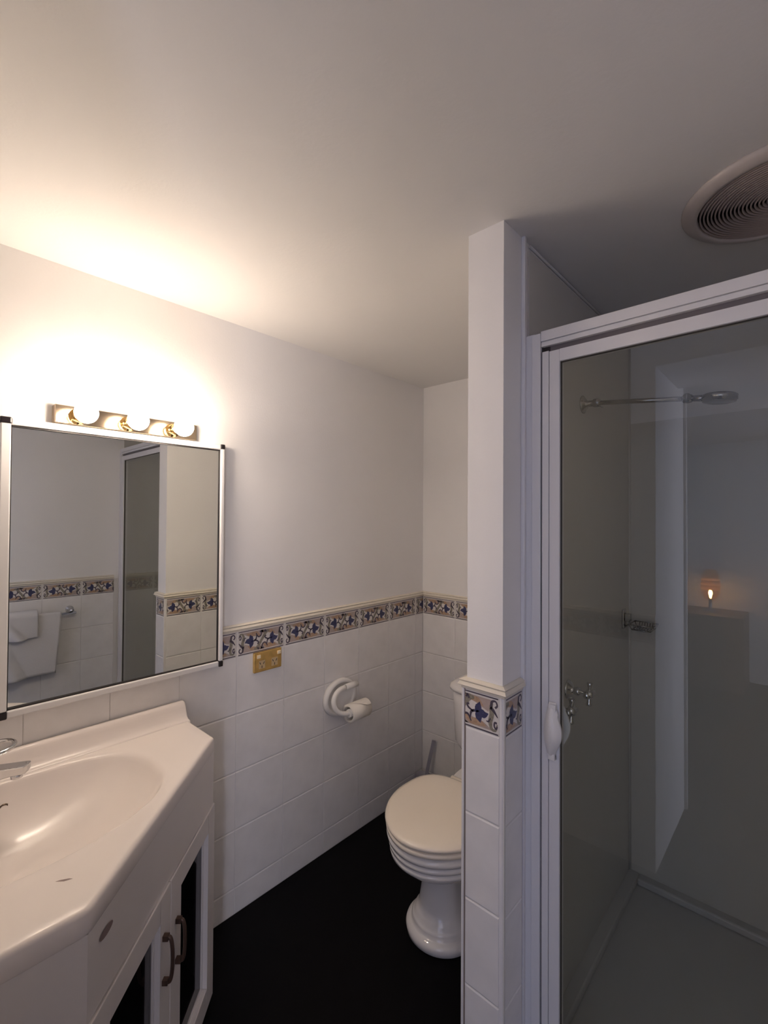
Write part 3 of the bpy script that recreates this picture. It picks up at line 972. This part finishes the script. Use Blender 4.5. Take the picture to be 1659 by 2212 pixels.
# ------------------------------------------------------------------ vanity
BZ = 0.745
VY1, VYC, VXC, VXF = -1.259, -1.690, 0.2135, 0.627   # right end, front corner, side depth, front depth
VC = -1.75
mirr = lambda y: 2 * VC - y
van = thing('vanity_unit', 'white bathroom vanity with moulded oval basin, cut corner and glass doors', 'vanity', (0.3, VC, 0))
out = [(TT + 0.001, VY1), (VXC, VY1), (VXF, VYC), (VXF, mirr(VYC)), (VXC, mirr(VY1)), (TT + 0.001, mirr(VY1))]
def fillet(poly, rads, n=6):
    res = []
    m = len(poly)
    for i, p in enumerate(poly):
        a = Vector((*poly[i - 1], 0)); b = Vector((*p, 0)); c = Vector((*poly[(i + 1) % m], 0))
        r_ = rads[i]
        if r_ <= 0:
            res.append((b.x, b.y)); continue
        d1 = (a - b).normalized(); d2_ = (c - b).normalized()
        ang = d1.angle(d2_)
        L = r_ / math.tan(ang / 2)
        cc = b + (d1 + d2_).normalized() * (r_ / sin(ang / 2))
        s = b + d1 * L; e = b + d2_ * L
        for k in range(n + 1):
            t = k / n
            q = (s * (1 - t) ** 2 + b * 2 * t * (1 - t) + e * t ** 2)
            res.append((q.x, q.y))
    return res
def densify(poly, step):
    res = []
    m = len(poly)
    for i in range(m):
        a, b = poly[i], poly[(i + 1) % m]
        L = math.hypot(b[0] - a[0], b[1] - a[1])
        k = max(1, int(L / step))
        for j in range(k):
            res.append((a[0] + (b[0] - a[0]) * j / k, a[1] + (b[1] - a[1]) * j / k))
    return res
ol = densify(fillet(out, [0, 0.012, 0.03, 0.03, 0.012, 0]), 0.02)
BCX, BCY = 0.2655, VC
bowlAx, bowlAy = 0.196, 0.318
def rim(px, py, s=1.0, sh=0.0):
    a = math.atan2((py - BCY) / bowlAy, (px - BCX) / bowlAx)
    c, s_ = cos(a), sin(a)
    e = 2 / (3.3 if c < 0 else 2.0)
    f = lambda v: (abs(v) ** e) * (1 if v >= 0 else -1)
    return (BCX + bowlAx * f(c) * s + sh, BCY + bowlAy * f(s_) * s)
bm = bmesh.new()
rings = []
bowl = [(0.06, -.130), (0.2, -.128), (0.38, -.120), (0.54, -.107), (0.66, -.092), (0.76, -.077), (0.84, -.061), (0.90, -.045), (0.94, -.031), (0.967, -.018), (0.985, -.009), (1.0, -.004), (1.02, -.0012), (1.04, -.0002)]
for s, dz in bowl:
    sh = 0.0
    rings.append([bm.verts.new((*rim(x, y, s, sh * (1 - s)), BZ + dz)) for x, y in ol])
for t in (0.15, 0.4, 0.7, 0.9):
    row = []
    for x, y in ol:
        rx, ry = rim(x, y, 1.04)
        L_ = math.hypot(x - rx, y - ry)
        k_ = t * max(0.0, (L_ - 0.018)) / L_ if L_ > 0.019 else 0
        row.append(bm.verts.new((rx + (x - rx) * k_, ry + (y - ry) * k_, BZ)))
    rings.append(row)
onrm = []
for i in range(len(ol)):
    a_, b_, c_ = ol[i - 1], ol[i], ol[(i + 1) % len(ol)]
    e1 = Vector((b_[0] - a_[0], b_[1] - a_[1], 0)).normalized()
    e2 = Vector((c_[0] - b_[0], c_[1] - b_[1], 0)).normalized()
    n1, n2 = Vector((-e1.y, e1.x, 0)), Vector((-e2.y, e2.x, 0))
    nv = (n1 + n2)
    nv = nv.normalized() / max(0.5, (nv.normalized()).dot(n1))
    if nv.dot(Vector((BCX - b_[0], BCY - b_[1], 0))) < 0:
        nv = -nv
    onrm.append(nv)
def inset(i, d):
    return ol[i][0] + onrm[i].x * d, ol[i][1] + onrm[i].y * d
for d, dz in ((0.0095, 0), (0.0055, -0.0012), (0.002, -0.004), (0.0, -0.0085), (0.0, -0.040), (0.002, -0.044), (0.012, -0.045), (0.03, -0.045)):
    rings.append([bm.verts.new((*inset(i, d), BZ + dz)) for i in range(len(ol))])
n = len(ol)
for A_, B_ in zip(rings, rings[1:]):
    for i in range(n):
        f = bm.faces.new((A_[i], A_[(i + 1) % n], B_[(i + 1) % n], B_[i]))
        f.smooth = True
bm.faces.new(rings[0])
# upstand along the wall with a coved foot
prof = [(TT + .0005, .715), (TT + .0005, .7955), (.012, .7985), (.019, .7990), (.0245, .7965), (.0285, .790), (.0315, .780), (.0355, .769),
        (.0405, .7580), (.0470, .7510), (.054, .7470), (.0615, .7453), (.0615, .715)]
cols = []
for y, k in ((mirr(VY1), 1), (VY1 - 0.006, 1), (VY1 - 0.001, .965), (VY1 + 0.0003, .90)):
    cols.append([bm.verts.new((x, y, .715 + (z - .715) * (k if z > .75 else 1))) for x, z in prof])
for A_, B_ in zip(cols, cols[1:]):
    for i in range(len(prof) - 1):
        f = bm.faces.new((A_[i], A_[i + 1], B_[i + 1], B_[i]))
        f.smooth = True
bm.faces.new(cols[-1])
bmesh.ops.recalc_face_normals(bm, faces=bm.faces)
top = part('basin_top', bm, MARBLE, van)
part('overflow', lathe((0.0905, VC + 0.032, 0.692), (1, 0, 0.45), [(0.0115, -0.004), (0.0115, 0.002), (0.008, 0.003), (0.007, 0.0005), (0, 0.0005)], 24), mat('overflow_ring', (0.16, 0.12, 0.09), 0.3, metal=0.8), top)
part('waste', lathe((BCX, VC - 0.05, BZ - 0.129), (0, 0, 1), [(0.024, 0), (0.024, 0.003), (0.016, 0.004), (0, 0.001)], 28), CHROME, top)
# flat dark marks on bench and panel
bm = bmesh.new()
add_prism(bm, [(0.520, -1.712), (0.530, -1.702), (0.534, -1.690), (0.529, -1.694), (0.523, -1.704)], lambda u, v, d: (u, v, d), BZ - 0.0002, BZ + 0.0003)
part('dark_mark', bm, MARK, top)
# cabinet: local frame along the cut corner: s along, n out
Dg = Vector((VXF - VXC, VYC - VY1, 0)); LD = Dg.length; Dg.normalize()
Nn = Vector((-Dg.y, Dg.x, 0))
Nn = Nn if Nn.x > 0 else -Nn
P0 = Vector((VXC, VY1, 0))
def G(s, d, z):
    return P0 + Dg * s + Nn * d + Vector((0, 0, z))
def gbox(bm, s0, s1, d0, d1, z0, z1):
    vs = [bm.verts.new(G(s, d, z)) for s, d, z in ((s0, d0, z0), (s1, d0, z0), (s1, d1, z0), (s0, d1, z0), (s0, d0, z1), (s1, d0, z1), (s1, d1, z1), (s0, d1, z1))]
    for f in ((0, 3, 2, 1), (4, 5, 6, 7), (0, 1, 5, 4), (1, 2, 6, 5), (2, 3, 7, 6), (3, 0, 4, 7)):
        bm.faces.new([vs[i] for i in f])
    return bm
TB = BZ - 0.045
def carc(z0, z1, shrink):
    o_ = [(TT + 0.001, VY1 - shrink * .3), (VXC - shrink * .3, VY1 - shrink * .3), (VXF - shrink, VYC - shrink * .5), (VXF - shrink, mirr(VYC - shrink * .5)), (VXC - shrink * .3, mirr(VY1 - shrink * .3)), (TT + 0.001, mirr(VY1 - shrink * .3))]
    bm = bmesh.new()
    A_ = [bm.verts.new((x, y, z0)) for x, y in o_]
    B_ = [bm.verts.new((x, y, z1)) for x, y in o_]
    bm.faces.new(A_)
    for i in range(6):
        j = (i + 1) % 6
        if i in (1,) and z1 < 0.56:
            continue      # open behind the glass doors
        bm.faces.new((A_[i], A_[j], B_[j], B_[i]))
    return bm
part('cabinet_carcass', carc(0.02, 0.548, 0.030), [CABIN], van)
part('fascia', loft([[(x, y, z) for x, y in [(TT + 0.001, VY1 - 0.001), (VXC, VY1 - 0.001), (VXF - .001, VYC - 0.001), (VXF - .001, mirr(VYC)), (VXC, mirr(VY1)), (TT + 0.001, mirr(VY1))]] for z in (0.5565, TB + 0.004)], cap0=False, cap1=False), CAB, van)
fas = [o for o in bpy.data.objects if o.name.startswith('fascia')][0]
for p in fas.data.polygons: p.use_smooth = False
part('side_panel', box((TT + 0.001, VY1 - 0.016, 0.0), (VXC - 0.004, VY1, 0.556)), CAB, van)
part('side_panel', box((VXF - 0.018, mirr(VYC), 0.02), (VXF - 0.001, VYC, 0.555)), CAB, van)
part('shelf', gbox(bmesh.new(), 0.03, LD - 0.03, -0.16, -0.04, 0.29, 0.305), CABIN, van)
SD = 0.293
def cdoor(s0, s1, nm):
    bm = bmesh.new()
    z0, z1 = 0.012, 0.5555
    st, tr = 0.056, 0.055
    d0, d1 = -0.018, 0.0040
    sr = 0.050
    zt_, zb_ = z1 - tr, z0 + 0.062
    gbox(bm, s0, s0 + sr, d0, d1, z0, z1)
    gbox(bm, s1 - st, s1, d0, d1, z0, z1)
    gbox(bm, s0 + sr, s1 - st, d0, d1, zt_, z1)
    gbox(bm, s0 + sr, s1 - st, d0, d1, z0, zb_)
    bmesh.ops.remove_doubles(bm, verts=bm.verts, dist=1e-5)
    d = part('cabinet_door', bm, CAB, van, bevel=0.002)
    # bevelled beads around the opening
    bm = bmesh.new()
    w1 = 0.006
    gbox(bm, s0 + sr, s0 + sr + w1, d0, -0.009, zb_, zt_)
    gbox(bm, s1 - st - w1, s1 - st, d0, -0.009, zb_, zt_)
    gbox(bm, s0 + sr, s1 - st, d0, -0.009, zb_, zb_ + w1)
    part('glazing_bead', bm, CAB, d)
    part('glass_pane', gbox(bmesh.new(), s0 + sr, s1 - st, -0.0145, -0.0125, zb_, zt_), GLASS_C, d)
    return d
dr = cdoor(0.0005, SD - 0.001, 'r')
dl = cdoor(SD + 0.001, LD - 0.003, 'l')
def chandle(parent, s, z0, z1):
    bm = bmesh.new()
    gbox(bm, s - 0.0055, s + 0.0055, 0.0040, 0.016, z1 - 0.011, z1)
    gbox(bm, s - 0.0055, s + 0.0055, 0.0040, 0.016, z0, z0 + 0.011)
    pts = [G(s, 0.0125, z1 - 0.004), G(s, 0.020, z1 - 0.008), G(s, 0.024, (z0 + z1) / 2 + 0.02), G(s, 0.024, (z0 + z1) / 2 - 0.02), G(s, 0.020, z0 + 0.008), G(s, 0.0125, z0 + 0.004)]
    add_tube(bm, spline(pts, 5), 0.0042, 10)
    part('handle', bm, HANDLE, parent)
chandle(dr, 0.262, 0.345, 0.448)
chandle(dl, 0.330, 0.362, 0.468)
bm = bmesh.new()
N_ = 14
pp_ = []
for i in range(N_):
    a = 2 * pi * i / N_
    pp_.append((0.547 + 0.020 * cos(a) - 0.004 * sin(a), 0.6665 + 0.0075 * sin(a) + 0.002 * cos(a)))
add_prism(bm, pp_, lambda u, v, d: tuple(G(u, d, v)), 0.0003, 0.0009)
part('dark_mark', bm, MARK, fas)  # dark brown oval laid on the fascia

# basin mixer
mx_ = thing('basin_mixer', 'chrome basin mixer tap with loop handle on the vanity top, at left edge', 'tap', (0.105, VC, BZ))
part('mixer_body', lathe((0.105, VC - 0.012, BZ), (0, 0, 1), [(0.026, 0), (0.026, 0.006), (0.021, 0.010), (0.020, 0.075), (0.017, 0.085), (0, 0.087)], 32), CHROME, mx_)
sp0 = Vector((0.108, VC - 0.008, 0)); tip = Vector((0.163, -1.6845, 0))
dd = (tip - sp0).normalized(); nn_ = Vector((-dd.y, dd.x, 0))
bm = bmesh.new()
secs_ = [(0.0, .017, .806, .776), (0.3, .017, .8085, .781), (0.62, .0165, .8105, .788), (0.82, .0165, .8115, .790), (0.95, .015, .8125, .7925), (1.0, .008, .8135, .800)]
rr_ = []
Ls = (tip - sp0).length
for t, hw, zt_, zb_ in secs_:
    c = sp0 + dd * Ls * t
    rr_.append([bm.verts.new(c + nn_ * (hw * a) + Vector((0, 0, z))) for a, z in ((-1, zt_ - .002), (-.85, zt_), (.85, zt_), (1, zt_ - .002), (.8, zb_ + .003), (.5, zb_), (-.5, zb_), (-.8, zb_ + .003))])
for A_, B_ in zip(rr_, rr_[1:]):
    for i in range(8):
        bm.faces.new((A_[i], A_[(i + 1) % 8], B_[(i + 1) % 8], B_[i]))
bm.faces.new(rr_[0]); bm.faces.new(rr_[-1])
bmesh.ops.recalc_face_normals(bm, faces=bm.faces)
part('spout', bm, CHROME, mx_, bevel=0.001)
ac = sp0 + dd * Ls * 0.72
part('aerator', lathe((ac.x, ac.y, 0.792), (0, 0, -1), [(0.0115, 0), (0.0115, 0.010), (0.010, 0.011), (0, 0.009)], 24), CHROME, mx_)
hc = Vector((0.105, VC - 0.006, 0.845))
pts = [(hc.x + 0.036 * cos(2 * pi * k / 40), hc.y + 0.036 * sin(2 * pi * k / 40) + 0.018, hc.z + 0.003 * sin(2 * pi * k / 40)) for k in range(40)]
part('loop_handle', tube(pts, 0.0048, 10, closed=True), CHROME, mx_)
part('handle_stem', tube([(hc.x, VC - 0.012, 0.830), (hc.x, VC - 0.015, 0.846)], 0.010, 16), CHROME, mx_)

# ------------------------------------------------------------------ towel rail on the right wall (seen in the mirror)
XT = XR - TT
tr = thing('towel_rail', 'chrome towel rail on the right wall, seen in the mirror', 'towel rail', (XT, -1.5, 0.80))
rx = XT - 0.055
part('bar', tube([(rx, -1.128, 0.800), (rx, -1.78, 0.800)], 0.008, 14), CHROME, tr)
for y in (-1.150, -1.76):
    b = part('bracket', lathe((XT, y, 0.815), (-1, 0, 0), [(0.022, 0), (0.022, 0.004), (0.012, 0.010), (0.009, 0.045), (0.013, 0.055), (0.010, 0.066), (0, 0.068)], 24), CHROME, tr)
def towel(y0, y1, xc, z, rad, front, back, seed, nm, th=0.006, fold=0.0):
    bm = bmesh.new()
    NU, NV = 40, 46
    path = []
    half = 12
    for i in range(16):
        t = i / 15
        path.append((xc + rad, z - back * (1 - t), 1 - t, 1))
    for i in range(1, half):
        a = pi * i / half
        path.append((xc + rad * cos(a), z + rad * sin(a), 0, 0))
    for i in range(20):
        t = i / 19
        path.append((xc - rad, z - front * t, t, -1))
    grid = []
    for (x, zz, t, s) in path:
        row = []
        for j in range(NU + 1):
            u = j / NU
            y = y0 + (y1 - y0) * u
            wv = 0.012 * t * (sin(u * 9 + seed + 3 * t) + 0.5 * sin(u * 17 + seed * 2 + 5 * t))
            fl = fold * t * (u - 0.5)
            row.append(bm.verts.new((x - (abs(wv) + wv if s < 0 else -abs(wv) * .3) - 0.0 * fl, y + fl * 0.06, zz + 0.004 * sin(u * 6 + seed) * t)))
        grid.append(row)
    for A_, B_ in zip(grid, grid[1:]):
        for j in range(NU):
            f = bm.faces.new((A_[j], A_[j + 1], B_[j + 1], B_[j]))
            f.smooth = True
    bmesh.ops.recalc_face_normals(bm, faces=bm.faces)
    o = new(nm, bm, TOWEL)
    md = o.modifiers.new('thick', 'SOLIDIFY')
    md.thickness = th
    md.offset = 0
    return o
t1_ = towel(-1.205, -1.68, rx, 0.802, 0.013, 0.34, 0.23, 0.7, 'bath_towel', 0.005, fold=0.8)
tag(t1_, 'white bath towel hanging on the rail, seen in the mirror', 'towel')
t2_ = towel(-1.320, -1.60, rx, 0.809, 0.031, 0.12, 0.12, 2.0, 'hand_towel', 0.007)
tag(t2_, 'small folded white hand towel laid over the larger bath towel', 'towel')

# ------------------------------------------------------------------ lamp in the room beyond (its glow is reflected in the shower glass)
cb = thing('bedside_cabinet', 'dark wooden bedside cabinet in the room beyond, reflected in the shower glass', 'cabinet', (0.86, -4.66, 0))
part('body', box((0.62, -4.87, 0.0), (1.10, -4.46, 0.60)), WOOD, cb, bevel=0.004)
part('drawer', box((0.64, -4.455, 0.36), (1.08, -4.44, 0.58)), WOOD, cb, bevel=0.003)
la = thing('table_lamp', 'small amber glass lamp glowing, reflected in the shower glass', 'lamp', (0.855, -4.66, 0.60))
part('lamp_base', lathe((0.855, -4.66, 0.60), (0, 0, 1), [(0.05, 0), (0.05, 0.01), (0.015, 0.02), (0.012, 0.10), (0.02, 0.11), (0, 0.11)], 28), CHROMED, la)
part('glass_shade', lathe((0.855, -4.66, 0.70), (0, 0, 1), [(0.035, 0), (0.065, 0.05), (0.072, 0.13), (0.06, 0.22), (0.035, 0.26)], 32), GLASS_A, la)
part('glass_rings', add_lathe(add_lathe(lathe((0.855, -4.66, 0.83), (0, 0, 1), [(0.0735, 0), (0.0735, 0.006)], 32), (0.855, -4.66, 0.87), (0, 0, 1), [(0.068, 0), (0.067, 0.006)], 32), (0.855, -4.66, 0.79), (0, 0, 1), [(0.071, 0), (0.0725, 0.006)], 32), SHADE, la)
part('bulb', lathe((0.855, -4.66, 0.712), (0, 0, 1), [(0.006, 0), (0.010, 0.02), (0.015, 0.04), (0.014, 0.055), (0.006, 0.075), (0, 0.078)], 24), FILM, la)
# ------------------------------------------------------------------ end
